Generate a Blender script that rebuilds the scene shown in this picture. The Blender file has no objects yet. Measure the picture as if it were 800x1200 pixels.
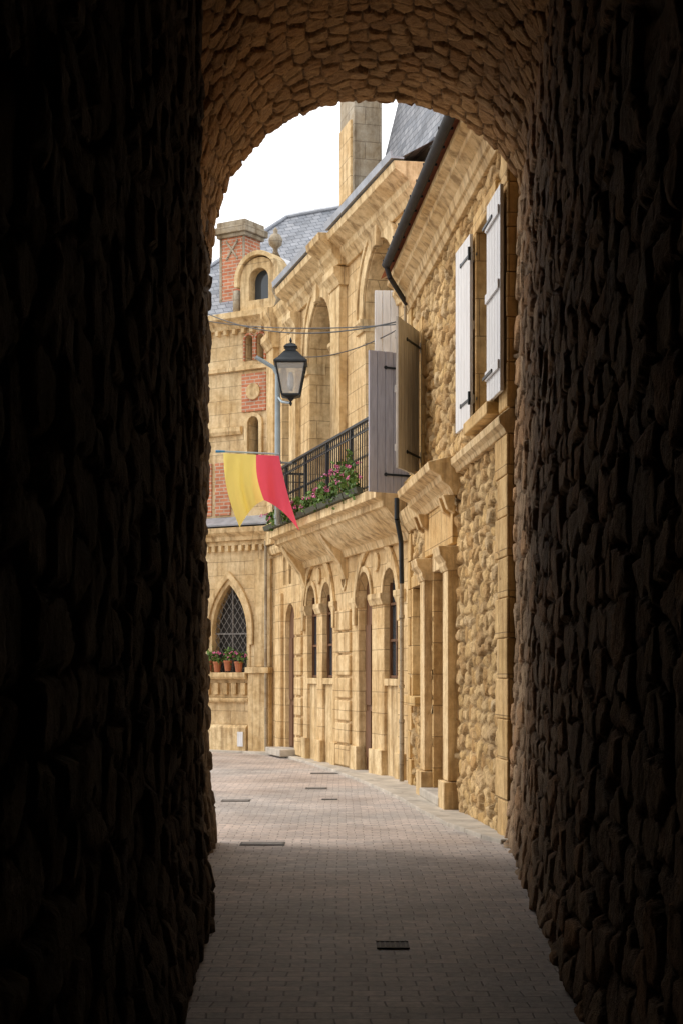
import bpy, bmesh, math, random
import numpy as np
from mathutils import Vector, Matrix
random.seed(7)
scene = bpy.context.scene
COL = scene.collection

# ------------------------------------------------------------------ materials
def nm(name):
    m = bpy.data.materials.new(name); m.use_nodes = True
    nt = m.node_tree; b = nt.nodes['Principled BSDF']
    b.inputs['Specular IOR Level'].default_value = 0.25
    return m, nt, b
def N(nt, t, **kw):
    n = nt.nodes.new(t)
    for k, v in kw.items():
        if k.startswith('_'): setattr(n, k[1:], v)
        else:
            n.inputs[k.replace('__', ' ')].default_value = v
    return n
def L(nt, a, b): nt.links.new(a, b)
def c4(c): return (c[0], c[1], c[2], 1.0)
def uvz(nt, sx=1.0, sz=1.0):
    tc = N(nt, 'ShaderNodeTexCoord'); s = N(nt, 'ShaderNodeSeparateXYZ'); L(nt, tc.outputs['Object'], s.inputs[0])
    a = N(nt, 'ShaderNodeMath', _operation='ADD'); L(nt, s.outputs[0], a.inputs[0]); L(nt, s.outputs[1], a.inputs[1])
    c = N(nt, 'ShaderNodeCombineXYZ'); L(nt, a.outputs[0], c.inputs[0]); L(nt, s.outputs[2], c.inputs[1])
    return tc, c.outputs[0]
def ramp(nt, src, stops):
    r = N(nt, 'ShaderNodeValToRGB'); e = r.color_ramp.elements
    while len(e) < len(stops): e.new(0.5)
    for i, (p, c) in enumerate(stops):
        e[i].position = p; e[i].color = c4(c)
    L(nt, src, r.inputs[0]); return r.outputs[0]
def mixc(nt, mode, fac, a, b):
    m = N(nt, 'ShaderNodeMix', _data_type='RGBA', _blend_type=mode)
    if isinstance(fac, (int, float)): m.inputs[0].default_value = fac
    else: L(nt, fac, m.inputs[0])
    for v, i in ((a, 6), (b, 7)):
        if isinstance(v, tuple): m.inputs[i].default_value = c4(v)
        else: L(nt, v, m.inputs[i])
    return m.outputs[2]
def noise(nt, vec, scale, detail=3, rough=0.6, stretch=None):
    if stretch:
        mp = N(nt, 'ShaderNodeMapping'); mp.inputs['Scale'].default_value = stretch
        L(nt, vec, mp.inputs[0]); vec = mp.outputs[0]
    n = N(nt, 'ShaderNodeTexNoise'); n.inputs['Scale'].default_value = scale
    n.inputs['Detail'].default_value = min(detail, 4); n.inputs['Roughness'].default_value = rough
    L(nt, vec, n.inputs['Vector']); return n.outputs['Fac']

def ashlar(name, c1, c2, joint, bw=0.62, rh=0.33, stain=0.55):
    m, nt, b = nm(name); tc, uv = uvz(nt)
    br = N(nt, 'ShaderNodeTexBrick'); L(nt, uv, br.inputs['Vector'])
    br.inputs['Color1'].default_value = c4(c1); br.inputs['Color2'].default_value = c4(c2)
    br.inputs['Mortar'].default_value = c4(joint); br.inputs['Scale'].default_value = 1
    br.inputs['Mortar Size'].default_value = 0.006; br.inputs['Mortar Smooth'].default_value = 0.4
    br.inputs['Brick Width'].default_value = bw; br.inputs['Row Height'].default_value = rh
    o = tc.outputs['Object']
    n1 = noise(nt, o, 1.3, 4, 0.65)
    n2 = noise(nt, o, 9, 4, 0.7)
    n3 = noise(nt, o, 2.2, 4, 0.6, (3.0, 3.0, 0.35))
    col = mixc(nt, 'MULTIPLY', 1.0, br.outputs['Color'], ramp(nt, n1, [(0.3, (0.82, 0.70, 0.54)), (0.62, (1.06, 1.03, 0.99))]))
    col = mixc(nt, 'MULTIPLY', 0.8, col, ramp(nt, n2, [(0.3, (0.72, 0.66, 0.58)), (0.6, (1.08, 1.08, 1.08))]))
    col = mixc(nt, 'MULTIPLY', stain, col, ramp(nt, n3, [(0.34, (0.42, 0.36, 0.30)), (0.52, (1, 1, 1))]))
    L(nt, col, b.inputs['Base Color']); b.inputs['Roughness'].default_value = 0.88
    bp = N(nt, 'ShaderNodeBump'); bp.inputs['Strength'].default_value = 0.6; bp.inputs['Distance'].default_value = 0.025
    ad = N(nt, 'ShaderNodeMath', _operation='SUBTRACT'); L(nt, n2, ad.inputs[0]); L(nt, br.outputs['Fac'], ad.inputs[1])
    L(nt, ad.outputs[0], bp.inputs['Height']); L(nt, bp.outputs[0], b.inputs['Normal'])
    return m
M_ashB = ashlar('limestone_ashlar', (0.72, 0.565, 0.34), (0.65, 0.495, 0.28), (0.34, 0.25, 0.14), 0.62, 0.33, 0.6)
M_ashC = ashlar('pale_ashlar', (0.72, 0.595, 0.39), (0.66, 0.53, 0.33), (0.38, 0.30, 0.19), 0.7, 0.28, 0.5)
M_ashA = ashlar('ochre_ashlar', (0.68, 0.50, 0.26), (0.60, 0.43, 0.20), (0.34, 0.24, 0.12), 0.9, 0.4, 0.6)
M_trim = ashlar('moulded_stone', (0.72, 0.58, 0.36), (0.67, 0.53, 0.31), (0.40, 0.32, 0.21), 1.1, 5.0, 0.8)
M_grey = ashlar('weathered_grey_stone', (0.42, 0.38, 0.31), (0.36, 0.33, 0.27), (0.25, 0.22, 0.18), 0.5, 0.3, 0.7)

def rubble_mat(name, cols, mortar, dirt=0.5, sc=1.0, tint=None):
    m, nt, b = nm(name)
    tc = N(nt, 'ShaderNodeTexCoord'); o = tc.outputs['Object']
    a = N(nt, 'ShaderNodeAttribute', _attribute_name='rnd'); am = N(nt, 'ShaderNodeAttribute', _attribute_name='mort')
    n = len(cols)
    col = ramp(nt, a.outputs['Fac'], [(i/(n-1), c) for i, c in enumerate(cols)])
    n1 = noise(nt, o, 16*sc, 4, 0.75); n2 = noise(nt, o, 0.9, 4, 0.6)
    col = mixc(nt, 'MIX', am.outputs['Fac'], col, mortar)
    col = mixc(nt, 'MULTIPLY', 0.9, col, ramp(nt, n1, [(0.3, (0.6, 0.55, 0.5)), (0.65, (1.15, 1.12, 1.08))]))
    col = mixc(nt, 'MULTIPLY', dirt, col, ramp(nt, n2, [(0.35, (0.42, 0.38, 0.35)), (0.6, (1.1, 1.05, 1.0))]))
    L(nt, col, b.inputs['Base Color']); b.inputs['Roughness'].default_value = 0.92
    bp = N(nt, 'ShaderNodeBump'); bp.inputs['Strength'].default_value = 1.0; bp.inputs['Distance'].default_value = 0.03
    L(nt, n1, bp.inputs['Height']); L(nt, bp.outputs[0], b.inputs['Normal'])
    return m
M_rubA = rubble_mat('ochre_rubble', [(0.38, 0.22, 0.08), (0.64, 0.45, 0.20), (0.72, 0.54, 0.29), (0.48, 0.30, 0.12), (0.70, 0.58, 0.37)], (0.44, 0.32, 0.17), 0.45)
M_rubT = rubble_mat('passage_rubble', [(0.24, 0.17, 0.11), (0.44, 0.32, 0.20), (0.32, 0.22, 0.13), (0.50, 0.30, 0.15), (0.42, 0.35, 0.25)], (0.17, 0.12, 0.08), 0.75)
M_rubL = rubble_mat('shade_dark_rubble', [(0.13, 0.11, 0.08), (0.20, 0.16, 0.12), (0.15, 0.12, 0.09), (0.22, 0.17, 0.11)], (0.09, 0.07, 0.05), 0.7)  # left wall's deep shade put into the colour: darker stones than passage_rubble
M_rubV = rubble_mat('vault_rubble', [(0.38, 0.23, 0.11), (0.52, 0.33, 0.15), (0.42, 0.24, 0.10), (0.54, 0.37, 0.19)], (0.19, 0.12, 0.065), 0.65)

def simple(name, c, rough=0.6, metal=0.0, var=0.25, sc=12, stretch=None, spec=0.3):
    m, nt, b = nm(name); tc = N(nt, 'ShaderNodeTexCoord')
    n = noise(nt, tc.outputs['Object'], sc, 4, 0.6, stretch)
    col = ramp(nt, n, [(0.3, tuple(x*(1-var) for x in c)), (0.7, tuple(min(1, x*(1+var*0.5)) for x in c))])
    L(nt, col, b.inputs['Base Color']); b.inputs['Roughness'].default_value = rough; b.inputs['Metallic'].default_value = metal
    b.inputs['Specular IOR Level'].default_value = spec
    bp = N(nt, 'ShaderNodeBump'); bp.inputs['Strength'].default_value = 0.2; bp.inputs['Distance'].default_value = 0.01
    L(nt, n, bp.inputs['Height']); L(nt, bp.outputs[0], b.inputs['Normal'])
    return m
M_iron = simple('black_iron', (0.025, 0.03, 0.035), 0.45, 0.3)
M_zinc = simple('zinc', (0.36, 0.38, 0.42), 0.5, 0.4, 0.3, 4)
M_gut = simple('dark_zinc_gutter', (0.03, 0.03, 0.033), 0.7, 0.0, 0.4, 5)
M_greyshut = simple('lavender_grey_paint', (0.40, 0.39, 0.44), 0.7, 0, 0.25, 5, (6, 6, 0.6))
M_oldshut = simple('weathered_shutter_wood', (0.50, 0.48, 0.45), 0.8, 0, 0.35, 5, (6, 6, 0.5))
M_whshut = simple('pale_painted_wood', (0.72, 0.72, 0.73), 0.6, 0, 0.15, 6, (5, 5, 0.6))
M_door = simple('brown_door_wood', (0.16, 0.075, 0.035), 0.6, 0, 0.5, 6, (8, 8, 0.6))
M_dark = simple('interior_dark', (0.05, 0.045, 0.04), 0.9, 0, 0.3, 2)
M_terr = simple('terracotta', (0.42, 0.15, 0.07), 0.8)
M_boxg = simple('window_box_green', (0.08, 0.085, 0.06), 0.7)
M_leaf = simple('geranium_leaf', (0.08, 0.15, 0.03), 0.6, 0, 0.5, 9)
M_leaf2 = simple('geranium_leaf_light', (0.16, 0.27, 0.06), 0.6, 0, 0.4, 9)
M_pink = simple('geranium_flower', (0.75, 0.20, 0.40), 0.6, 0, 0.3, 9)
M_pole = simple('grey_painted_steel', (0.33, 0.40, 0.44), 0.5, 0.2, 0.2, 4)
M_yel = simple('yellow_cloth', (0.95, 0.76, 0.20), 0.8, 0, 0.05, 3)
M_red = simple('red_cloth', (0.85, 0.09, 0.15), 0.8, 0, 0.08, 3)
M_blue = simple('blue_tip', (0.05, 0.22, 0.42), 0.5)
M_cast = simple('cast_iron_cover', (0.07, 0.065, 0.06), 0.6, 0.4, 0.4, 20)
M_dgrey = simple('worn_steel_cover', (0.20, 0.185, 0.17), 0.7, 0.1, 0.4, 20)
for m in (M_yel, M_red):
    nt = m.node_tree; b = nt.nodes['Principled BSDF']
    tr = N(nt, 'ShaderNodeBsdfTranslucent'); tr.inputs['Color'].default_value = (0.98, 0.85, 0.28, 1) if m is M_yel else (0.95, 0.12, 0.19, 1)
    mx = N(nt, 'ShaderNodeMixShader'); mx.inputs[0].default_value = 0.6
    L(nt, b.outputs[0], mx.inputs[1]); L(nt, tr.outputs[0], mx.inputs[2]); L(nt, mx.outputs[0], nt.nodes['Material Output'].inputs[0])
def glassm(name, c, rough, alpha):
    m, nt, b = nm(name); b.inputs['Base Color'].default_value = c4(c); b.inputs['Roughness'].default_value = rough
    b.inputs['Alpha'].default_value = alpha; b.inputs['Specular IOR Level'].default_value = 0.6
    return m
M_glass = glassm('window_glass', (0.04, 0.05, 0.06), 0.06, 1.0)
M_lglass = glassm('lantern_glass', (0.55, 0.58, 0.60), 0.15, 0.45)

def tile_mat(name, c1, c2, mort, bw, rh, ms, bump=0.6, rough=0.7, var=0.4):
    m, nt, b = nm(name); tc, uv = uvz(nt)
    br = N(nt, 'ShaderNodeTexBrick'); L(nt, uv, br.inputs['Vector'])
    br.inputs['Color1'].default_value = c4(c1); br.inputs['Color2'].default_value = c4(c2); br.inputs['Mortar'].default_value = c4(mort)
    br.inputs['Scale'].default_value = 1; br.inputs['Mortar Size'].default_value = ms
    br.inputs['Brick Width'].default_value = bw; br.inputs['Row Height'].default_value = rh
    n = noise(nt, tc.outputs['Object'], 2.5, 4, 0.7)
    col = mixc(nt, 'MULTIPLY', 1.0, br.outputs['Color'], ramp(nt, n, [(0.3, (1-var,)*3), (0.65, (1.1, 1.1, 1.1))]))
    L(nt, col, b.inputs['Base Color']); b.inputs['Roughness'].default_value = rough
    bp = N(nt, 'ShaderNodeBump', _invert=True); bp.inputs['Strength'].default_value = bump; bp.inputs['Distance'].default_value = 0.01
    L(nt, br.outputs['Fac'], bp.inputs['Height']); L(nt, bp.outputs[0], b.inputs['Normal'])
    return m
M_slate = tile_mat('slate', (0.17, 0.185, 0.215), (0.29, 0.30, 0.33), (0.07, 0.08, 0.10), 0.22, 0.13, 0.008, 0.8, 0.5)
M_brick = tile_mat('red_brick', (0.50, 0.16, 0.08), (0.58, 0.23, 0.12), (0.55, 0.44, 0.33), 0.22, 0.075, 0.010)

def road_mat():
    m, nt, b = nm('block_paving'); tc = N(nt, 'ShaderNodeTexCoord'); o = tc.outputs['Object']
    wn = N(nt, 'ShaderNodeTexNoise'); wn.inputs['Scale'].default_value = 1.6; wn.inputs['Detail'].default_value = 3; L(nt, o, wn.inputs['Vector'])
    wa = N(nt, 'ShaderNodeVectorMath', _operation='MULTIPLY_ADD'); L(nt, wn.outputs['Color'], wa.inputs[0])
    wa.inputs[1].default_value = (0.07, 0.08, 0); L(nt, o, wa.inputs[2])
    br = N(nt, 'ShaderNodeTexBrick'); L(nt, wa.outputs[0], br.inputs['Vector'])
    br.inputs['Color1'].default_value = (0.54, 0.475, 0.43, 1); br.inputs['Color2'].default_value = (0.40, 0.365, 0.345, 1)
    br.inputs['Mortar'].default_value = (0.22, 0.195, 0.18, 1); br.inputs['Scale'].default_value = 1
    br.inputs['Mortar Size'].default_value = 0.006; br.inputs['Mortar Smooth'].default_value = 0.5
    br.inputs['Brick Width'].default_value = 0.17; br.inputs['Row Height'].default_value = 0.13
    n1 = noise(nt, o, 0.8, 4, 0.65); n2 = noise(nt, o, 18, 4, 0.7); n3 = noise(nt, o, 0.35, 3, 0.5)
    col = mixc(nt, 'MULTIPLY', 1.0, br.outputs['Color'], ramp(nt, n1, [(0.32, (0.72, 0.70, 0.68)), (0.62, (1.12, 1.12, 1.12))]))
    col = mixc(nt, 'MULTIPLY', 0.9, col, ramp(nt, n2, [(0.3, (0.64, 0.64, 0.64)), (0.65, (1.18, 1.18, 1.18))]))
    col = mixc(nt, 'MULTIPLY', 0.5, col, ramp(nt, n3, [(0.4, (1.1, 0.98, 0.92)), (0.6, (0.92, 0.96, 1.0))]))
    L(nt, col, b.inputs['Base Color']); b.inputs['Roughness'].default_value = 0.6
    b.inputs['Specular IOR Level'].default_value = 0.4
    sb = N(nt, 'ShaderNodeMath', _operation='MULTIPLY_ADD'); L(nt, br.outputs['Fac'], sb.inputs[0]); sb.inputs[1].default_value = -1.0; L(nt, n2, sb.inputs[2])
    bp = N(nt, 'ShaderNodeBump'); bp.inputs['Strength'].default_value = 0.6; bp.inputs['Distance'].default_value = 0.01
    L(nt, sb.outputs[0], bp.inputs['Height']); L(nt, bp.outputs[0], b.inputs['Normal'])
    return m
M_road = road_mat()
M_pave = simple('worn_stone_flags', (0.50, 0.45, 0.38), 0.85, 0, 0.35, 3)
M_ground = simple('ground_earth', (0.22, 0.19, 0.14), 0.9, 0, 0.3, 0.5)

# ------------------------------------------------------------------ mesh helpers
def empty(name, loc=(0, 0, 0), rz=0.0):
    e = bpy.data.objects.new(name, None); COL.objects.link(e); e.location = loc; e.rotation_euler = (0, 0, rz)
    e.empty_display_size = 0.3; return e
def link(name, me, mat, parent, smooth=False, bevel=0, loc=None, rz=None):
    o = bpy.data.objects.new(name, me); COL.objects.link(o)
    if mat: me.materials.append(mat)
    if parent: o.parent = parent
    if loc: o.location = loc
    if rz is not None: o.rotation_euler = (0, 0, rz)
    if smooth: me.polygons.foreach_set('use_smooth', [True]*len(me.polygons))
    if bevel:
        b = o.modifiers.new('bevel', 'BEVEL'); b.width = bevel; b.segments = 2; b.limit_method = 'ANGLE'; b.angle_limit = 0.7
    return o
class MB:
    def __init__(s): s.v = []; s.f = []
    def box(s, a, b, c, d, e, f):
        if a > b: a, b = b, a
        if c > d: c, d = d, c
        i = len(s.v)
        s.v += [(a, c, e), (b, c, e), (b, d, e), (a, d, e), (a, c, f), (b, c, f), (b, d, f), (a, d, f)]
        s.f += [tuple(i+k for k in q) for q in ((0, 3, 2, 1), (4, 5, 6, 7), (0, 1, 5, 4), (1, 2, 6, 5), (2, 3, 7, 6), (3, 0, 4, 7))]
        return s
    def prism(s, prof, u0, u1):
        i = len(s.v); n = len(prof)
        s.v += [(u0, p[0], p[1]) for p in prof] + [(u1, p[0], p[1]) for p in prof]
        s.f += [tuple(i+k for k in range(n))[::-1], tuple(i+n+k for k in range(n))]
        for k in range(n): s.f.append((i+k, i+(k+1) % n, i+n+(k+1) % n, i+n+k))
        return s
    def cyl(s, p0, p1, r0, r1=None, n=10, cap=True):
        r1 = r0 if r1 is None else r1
        p0 = Vector(p0); p1 = Vector(p1); d = (p1-p0).normalized()
        a = d.orthogonal().normalized(); b = d.cross(a); i = len(s.v)
        for p, r in ((p0, r0), (p1, r1)):
            for k in range(n):
                t = 2*math.pi*k/n; s.v.append(tuple(p + a*math.cos(t)*r + b*math.sin(t)*r))
        for k in range(n): s.f.append((i+k, i+(k+1) % n, i+n+(k+1) % n, i+n+k))
        if cap: s.f += [tuple(i+k for k in range(n))[::-1], tuple(i+n+k for k in range(n))]
        return s
    def lathe(s, cx, cy, prof, n=14, rot=0.0):
        i = len(s.v); m = len(prof)
        for r, z in prof:
            for k in range(n):
                t = 2*math.pi*k/n+rot; s.v.append((cx+r*math.cos(t), cy+r*math.sin(t), z))
        for j in range(m-1):
            for k in range(n): s.f.append((i+j*n+k, i+j*n+(k+1) % n, i+(j+1)*n+(k+1) % n, i+(j+1)*n+k))
        s.f += [tuple(i+k for k in range(n))[::-1], tuple(i+(m-1)*n+k for k in range(n))]
        return s
    def poly(s, pts):
        i = len(s.v); s.v += [tuple(p) for p in pts]; s.f.append(tuple(range(i, i+len(pts)))); return s
    def done(s, name, mat, parent=None, bevel=0, smooth=False, loc=None, rz=None):
        me = bpy.data.meshes.new(name); me.from_pydata(s.v, [], s.f)
        bm = bmesh.new(); bm.from_mesh(me); bmesh.ops.recalc_face_normals(bm, faces=bm.faces); bm.to_mesh(me); bm.free()
        return link(name, me, mat, parent, smooth, bevel, loc, rz)
def panel(name, outer, holes, v0, v1, mat, parent, bevel=0.008):
    cu = bpy.data.curves.new('tmp', 'CURVE'); cu.dimensions = '2D'; cu.fill_mode = 'BOTH'; cu.extrude = abs(v1-v0)/2
    for pl in [outer]+holes:
        sp = cu.splines.new('POLY'); sp.points.add(len(pl)-1)
        for p, q in zip(sp.points, pl): p.co = (q[0], q[1], 0, 1)
        sp.use_cyclic_u = True
    ob = bpy.data.objects.new('tmp', cu); COL.objects.link(ob)
    bpy.context.view_layer.update()
    me = bpy.data.meshes.new_from_object(ob.evaluated_get(bpy.context.evaluated_depsgraph_get()))
    bpy.data.objects.remove(ob); me.name = name
    vm = (v0+v1)/2
    for v in me.vertices: v.co = (v.co.x, vm+v.co.z, v.co.y)
    bm = bmesh.new(); bm.from_mesh(me); bmesh.ops.remove_doubles(bm, verts=bm.verts, dist=0.0005)
    bmesh.ops.recalc_face_normals(bm, faces=bm.faces); bm.to_mesh(me); bm.free()
    me.materials.clear()
    return link(name, me, mat, parent, False, bevel)
def arch(uc, hw, z0, zs, rise=None, n=18):
    rise = hw if rise is None else rise
    p = [(uc-hw, z0)]
    p += [(uc-hw*math.cos(math.pi*k/n), zs+rise*math.sin(math.pi*k/n)) for k in range(n+1)]
    p.append((uc+hw, z0)); return p
def gothic(uc, hw, z0, zs, top, n=12):
    h = top-zs; R = (hw*hw+h*h)/(2*hw); a1 = math.asin(min(1, h/R))
    p = [(uc-hw, z0)]
    l = [(uc-hw+R-R*math.cos(a1*k/n), zs+R*math.sin(a1*k/n)) for k in range(n+1)]
    p += l + [(2*uc-x, z) for x, z in l[::-1][1:]]
    p.append((uc+hw, z0)); return p
def ring(name, fo, fi, v0, v1, mat, parent):
    return panel(name, fo + fi[::-1], [], v0, v1, mat, parent, 0.01)
def rect(a, b, c, d): return [(a, c), (b, c), (b, d), (a, d)]
def oval(uc, zc, ru, rz, n=20): return [(uc+ru*math.cos(2*math.pi*k/n), zc+rz*math.sin(2*math.pi*k/n)) for k in range(n)]

# ------------------------------------------------------------------ rubble height fields
def hsh(i, j, k):
    x = np.sin(i*127.1+j*311.7+k*74.7)*43758.5453
    return x-np.floor(x)
def vn(x, y, k):
    i = np.floor(x); j = np.floor(y); fx = x-i; fy = y-j; fx = fx*fx*(3-2*fx); fy = fy*fy*(3-2*fy)
    return (hsh(i, j, k)*(1-fx)+hsh(i+1, j, k)*fx)*(1-fy)+(hsh(i, j+1, k)*(1-fx)+hsh(i+1, j+1, k)*fx)*fy
def fbm(x, y, k): return vn(x, y, k)*0.5+vn(x*2.1, y*2.1, k+1)*0.3+vn(x*4.3, y*4.3, k+2)*0.2
def stones(U, V, cw, ch, seed, amp, jit=0.36, er=0.035, gap=0.006, warp=1.0, tilt=0.0):
    W = U+warp*0.5*cw*(fbm(U/cw*0.9, V/ch*0.9, seed)-0.5)+0.02*(fbm(U*22, V*22, seed+9)-0.5)
    H = V+warp*0.7*ch*(fbm(U/cw*0.7, V/ch*0.7, seed+5)-0.5)+0.02*(fbm(U*22, V*22, seed+19)-0.5)
    j0 = np.floor(H/ch); pts = []
    for dj in (-1, 0, 1):
        r = j0+dj; off = hsh(r, 3.0, seed)
        i0 = np.floor(W/cw-off)
        for di in (-2, -1, 0, 1, 2):
            i = i0+di
            px = (i+off+0.5+jit*2*(hsh(i, r, seed+1)-0.5))*cw
            py = (r+0.5+jit*0.9*(hsh(i, r, seed+2)-0.5))*ch
            pts.append((px, py, hsh(i, r, seed+3)))
    asp = cw/ch*0.75
    D = np.stack([((W-p[0])/asp)**2+(H-p[1])**2 for p in pts]); b = np.argmin(D, axis=0)
    PX = np.stack([p[0] for p in pts]); PY = np.stack([p[1] for p in pts]); RR = np.stack([p[2] for p in pts])
    t = lambda A: np.take_along_axis(A, b[None], 0)[0]
    bx, by, rr = t(PX), t(PY), t(RR)
    e = np.full(W.shape, 9.0)
    for k in range(len(pts)):
        dx = (PX[k]-bx)/asp; dy = PY[k]-by; l = np.sqrt(dx*dx+dy*dy)
        dd = np.where(l > 1e-6, (((PX[k]+bx)/2-W)/asp*dx+((PY[k]+by)/2-H)*dy)/np.maximum(l, 1e-6), 9.0)
        e = np.minimum(e, dd)
    q = np.clip((e-gap)/er, 0, 1); prof = np.sqrt(1-(1-q)**2)
    face = 1+tilt*((rr*7.3 % 1-0.5)*(W-bx)/cw+(rr*13.7 % 1-0.5)*(H-by)/ch)*2
    disp = amp*prof*(0.5+1.0*rr)*face+0.014*(fbm(U*9, V*9, seed+30)-0.5)+0.008*(fbm(U*26, V*26, seed+33)-0.5)
    mort = 1-np.clip((e-gap*0.6)/(gap*1.6), 0, 1)
    rnd = np.clip(rr*0.85+0.15*fbm(U*3, V*3, seed+40), 0, 1)
    return disp, rnd, mort
def grid_obj(name, P, rnd, mort, mat, parent, keep=None):
    nu, nv = P.shape[:2]
    idx = np.arange(nu*nv).reshape(nu, nv)
    F = np.stack([idx[:-1, :-1], idx[1:, :-1], idx[1:, 1:], idx[:-1, 1:]], -1).reshape(-1, 4)
    if keep is not None: F = F[keep.reshape(-1)]
    me = bpy.data.meshes.new(name); me.from_pydata(P.reshape(-1, 3).tolist(), [], F.tolist())
    for nme, arr in (('rnd', rnd), ('mort', mort)):
        at = me.attributes.new(nme, 'FLOAT', 'POINT'); at.data.foreach_set('value', arr.reshape(-1).astype(np.float32))
    return link(name, me, mat, parent, True)

# ------------------------------------------------------------------ ground / road
MB().poly([(-300, -300, -0.03), (300, -300, -0.03), (300, 300, -0.03), (-300, 300, -0.03)]).done('ground', M_ground)
MB().poly([(-16, -5, 0), (3, -5, 0), (3, 40, 0), (-16, 40, 0)]).done('road', M_road)
kerb = [(1.50, 15.2), (1.36, 15.7), (1.12, 16.9), (0.93, 18.5), (0.74, 20.5), (0.50, 22.4), (0.22, 24.3), (-0.12, 26.3), (-0.52, 28.4), (-1.0, 30.6), (-1.35, 31.8), (-2.0, 32.6), (-3.2, 33.5), (-8.5, 36.9)]
back = [(1.75, 15.2), (1.7, 18), (1.3, 23), (1.0, 25), (0, 29), (-1.0, 33), (-2.5, 34.2), (-8, 37.8)]
mb = MB()
top = [(x, y, 0.035) for x, y in kerb]
mb.poly(top + [(x, y, 0.035) for x, y in back[::-1]])
for a, b in zip(kerb[:-1], kerb[1:]): mb.poly([(a[0], a[1], -0.02), (b[0], b[1], -0.02), (b[0], b[1], 0.035), (a[0], a[1], 0.035)])
mb.done('pavement', M_pave)
mb = MB()
pts = []
for a, b in zip(kerb[:-1], kerb[1:]):
    L_ = math.hypot(b[0]-a[0], b[1]-a[1]); n = max(1, int(L_/0.6))
    for k in range(n): pts.append((a[0]+(b[0]-a[0])*k/n, a[1]+(b[1]-a[1])*k/n))
pts.append(kerb[-1])
for a, b in zip(pts[:-1], pts[1:]):
    A = Vector((a[0], a[1], 0)); B = Vector((b[0], b[1], 0)); d = (B-A).normalized(); nrm = Vector((d.y, -d.x, 0))
    A = A+d*0.006; B = B-d*0.006; z = 0.042+random.uniform(0, 0.006)
    i = len(mb.v)
    q = [A-nrm*0.005, B-nrm*0.005, B+nrm*0.16, A+nrm*0.16]
    mb.v += [(p.x, p.y, -0.02) for p in q]+[(p.x, p.y, z) for p in q]
    mb.f += [tuple(i+k for k in f) for f in ((0, 3, 2, 1), (4, 5, 6, 7), (0, 1, 5, 4), (1, 2, 6, 5), (2, 3, 7, 6), (3, 0, 4, 7))]
mb.done('kerb', M_pave, bevel=0.008)

def cover(x, y, w, l, slots=True):
    e = empty('drain_cover', (x, y, 0)); mt = M_cast if slots else M_dgrey
    MB().box(-w/2, w/2, -l/2, l/2, 0.002, 0.006).done('frame', M_cast, e)
    mb = MB(); n = 6
    if slots:
        for k in range(n):
            t = -w/2+0.02+(w-0.04)*k/(n-1)
            mb.box(t-w/34, t+w/34, -l/2+0.02, l/2-0.02, 0.0065, 0.011)
        mb.box(-w/2, w/2, -l/2, -l/2+0.015, 0.0065, 0.012); mb.box(-w/2, w/2, l/2-0.015, l/2, 0.0065, 0.012)
    else: mb.box(-w/2+0.02, w/2-0.02, -l/2+0.02, l/2-0.02, 0.0065, 0.009)
    mb.done('bars' if slots else 'lid', M_dgrey, e)
cover(0.30, 9.5, 0.19, 0.24); cover(-0.74, 15.2, 0.42, 0.28, False); cover(-1.33, 20.4, 0.36, 0.3, False)
cover(-0.27, 26.0, 0.45, 0.3, False); cover(-0.35, 22.6, 0.3, 0.3, False); cover(-0.15, 20.6, 0.2, 0.2, False)

# ------------------------------------------------------------------ gatehouse passage
G = empty('gatehouse')
def along(path, ds, smooth=3):
    P = np.array(path, float); seg = np.hypot(*(P[1:]-P[:-1]).T); s = np.concatenate([[0], np.cumsum(seg)])
    t = np.concatenate([np.arange(0, 6, 0.12), np.arange(6, s[-1], ds), [s[-1]]])
    x = np.interp(t, s, P[:, 0]); y = np.interp(t, s, P[:, 1])
    for _ in range(smooth):
        x[1:-1] = (x[:-2]+2*x[1:-1]+x[2:])/4; y[1:-1] = (y[:-2]+2*y[1:-1]+y[2:])/4
    tx = np.gradient(x, t); ty = np.gradient(y, t); l = np.hypot(tx, ty)
    return t, x, y, tx/l, ty/l
t, x, y, tx, ty = along([(0.50, -4), (1.65, 15.35)], 0.024)
z = np.arange(-0.05, 6.55, 0.022); U, V = np.meshgrid(t, z, indexing='ij')
d, rn, mo = stones(U, V, 0.46, 0.19, 11, 0.036, er=0.018, gap=0.011, jit=0.42, warp=1.3, tilt=0.35)
d = d + 0.08*(fbm(U*0.5, V*0.5, 77)-0.5) - 0.010*V + 0.05*np.exp(-V/0.3)
P = np.stack([x[:, None]-ty[:, None]*d, y[:, None]+tx[:, None]*d, V], -1)
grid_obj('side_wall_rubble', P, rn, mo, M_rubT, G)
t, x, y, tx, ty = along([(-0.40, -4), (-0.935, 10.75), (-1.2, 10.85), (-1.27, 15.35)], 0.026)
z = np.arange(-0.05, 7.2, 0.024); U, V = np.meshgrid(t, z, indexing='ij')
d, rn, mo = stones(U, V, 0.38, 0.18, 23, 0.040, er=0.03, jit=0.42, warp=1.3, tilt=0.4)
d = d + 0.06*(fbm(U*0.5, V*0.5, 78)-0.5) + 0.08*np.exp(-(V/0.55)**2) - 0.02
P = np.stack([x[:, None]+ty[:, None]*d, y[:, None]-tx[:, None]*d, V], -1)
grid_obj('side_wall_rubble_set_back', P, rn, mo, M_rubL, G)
ap = np.array([(-1.27, 5.5), (-1.24, 5.85), (-1.07, 6.32), (-0.78, 6.68), (-0.35, 6.94), (0.16, 7.06), (0.67, 7.03), (1.09, 6.88), (1.43, 6.62), (1.66, 6.30), (1.73, 6.0)])
s0 = np.concatenate([[0], np.cumsum(np.hypot(*(ap[1:]-ap[:-1]).T))]); sv = np.arange(0, s0[-1], 0.02)
ax = np.interp(sv, s0, ap[:, 0]); az = np.interp(sv, s0, ap[:, 1])
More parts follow.
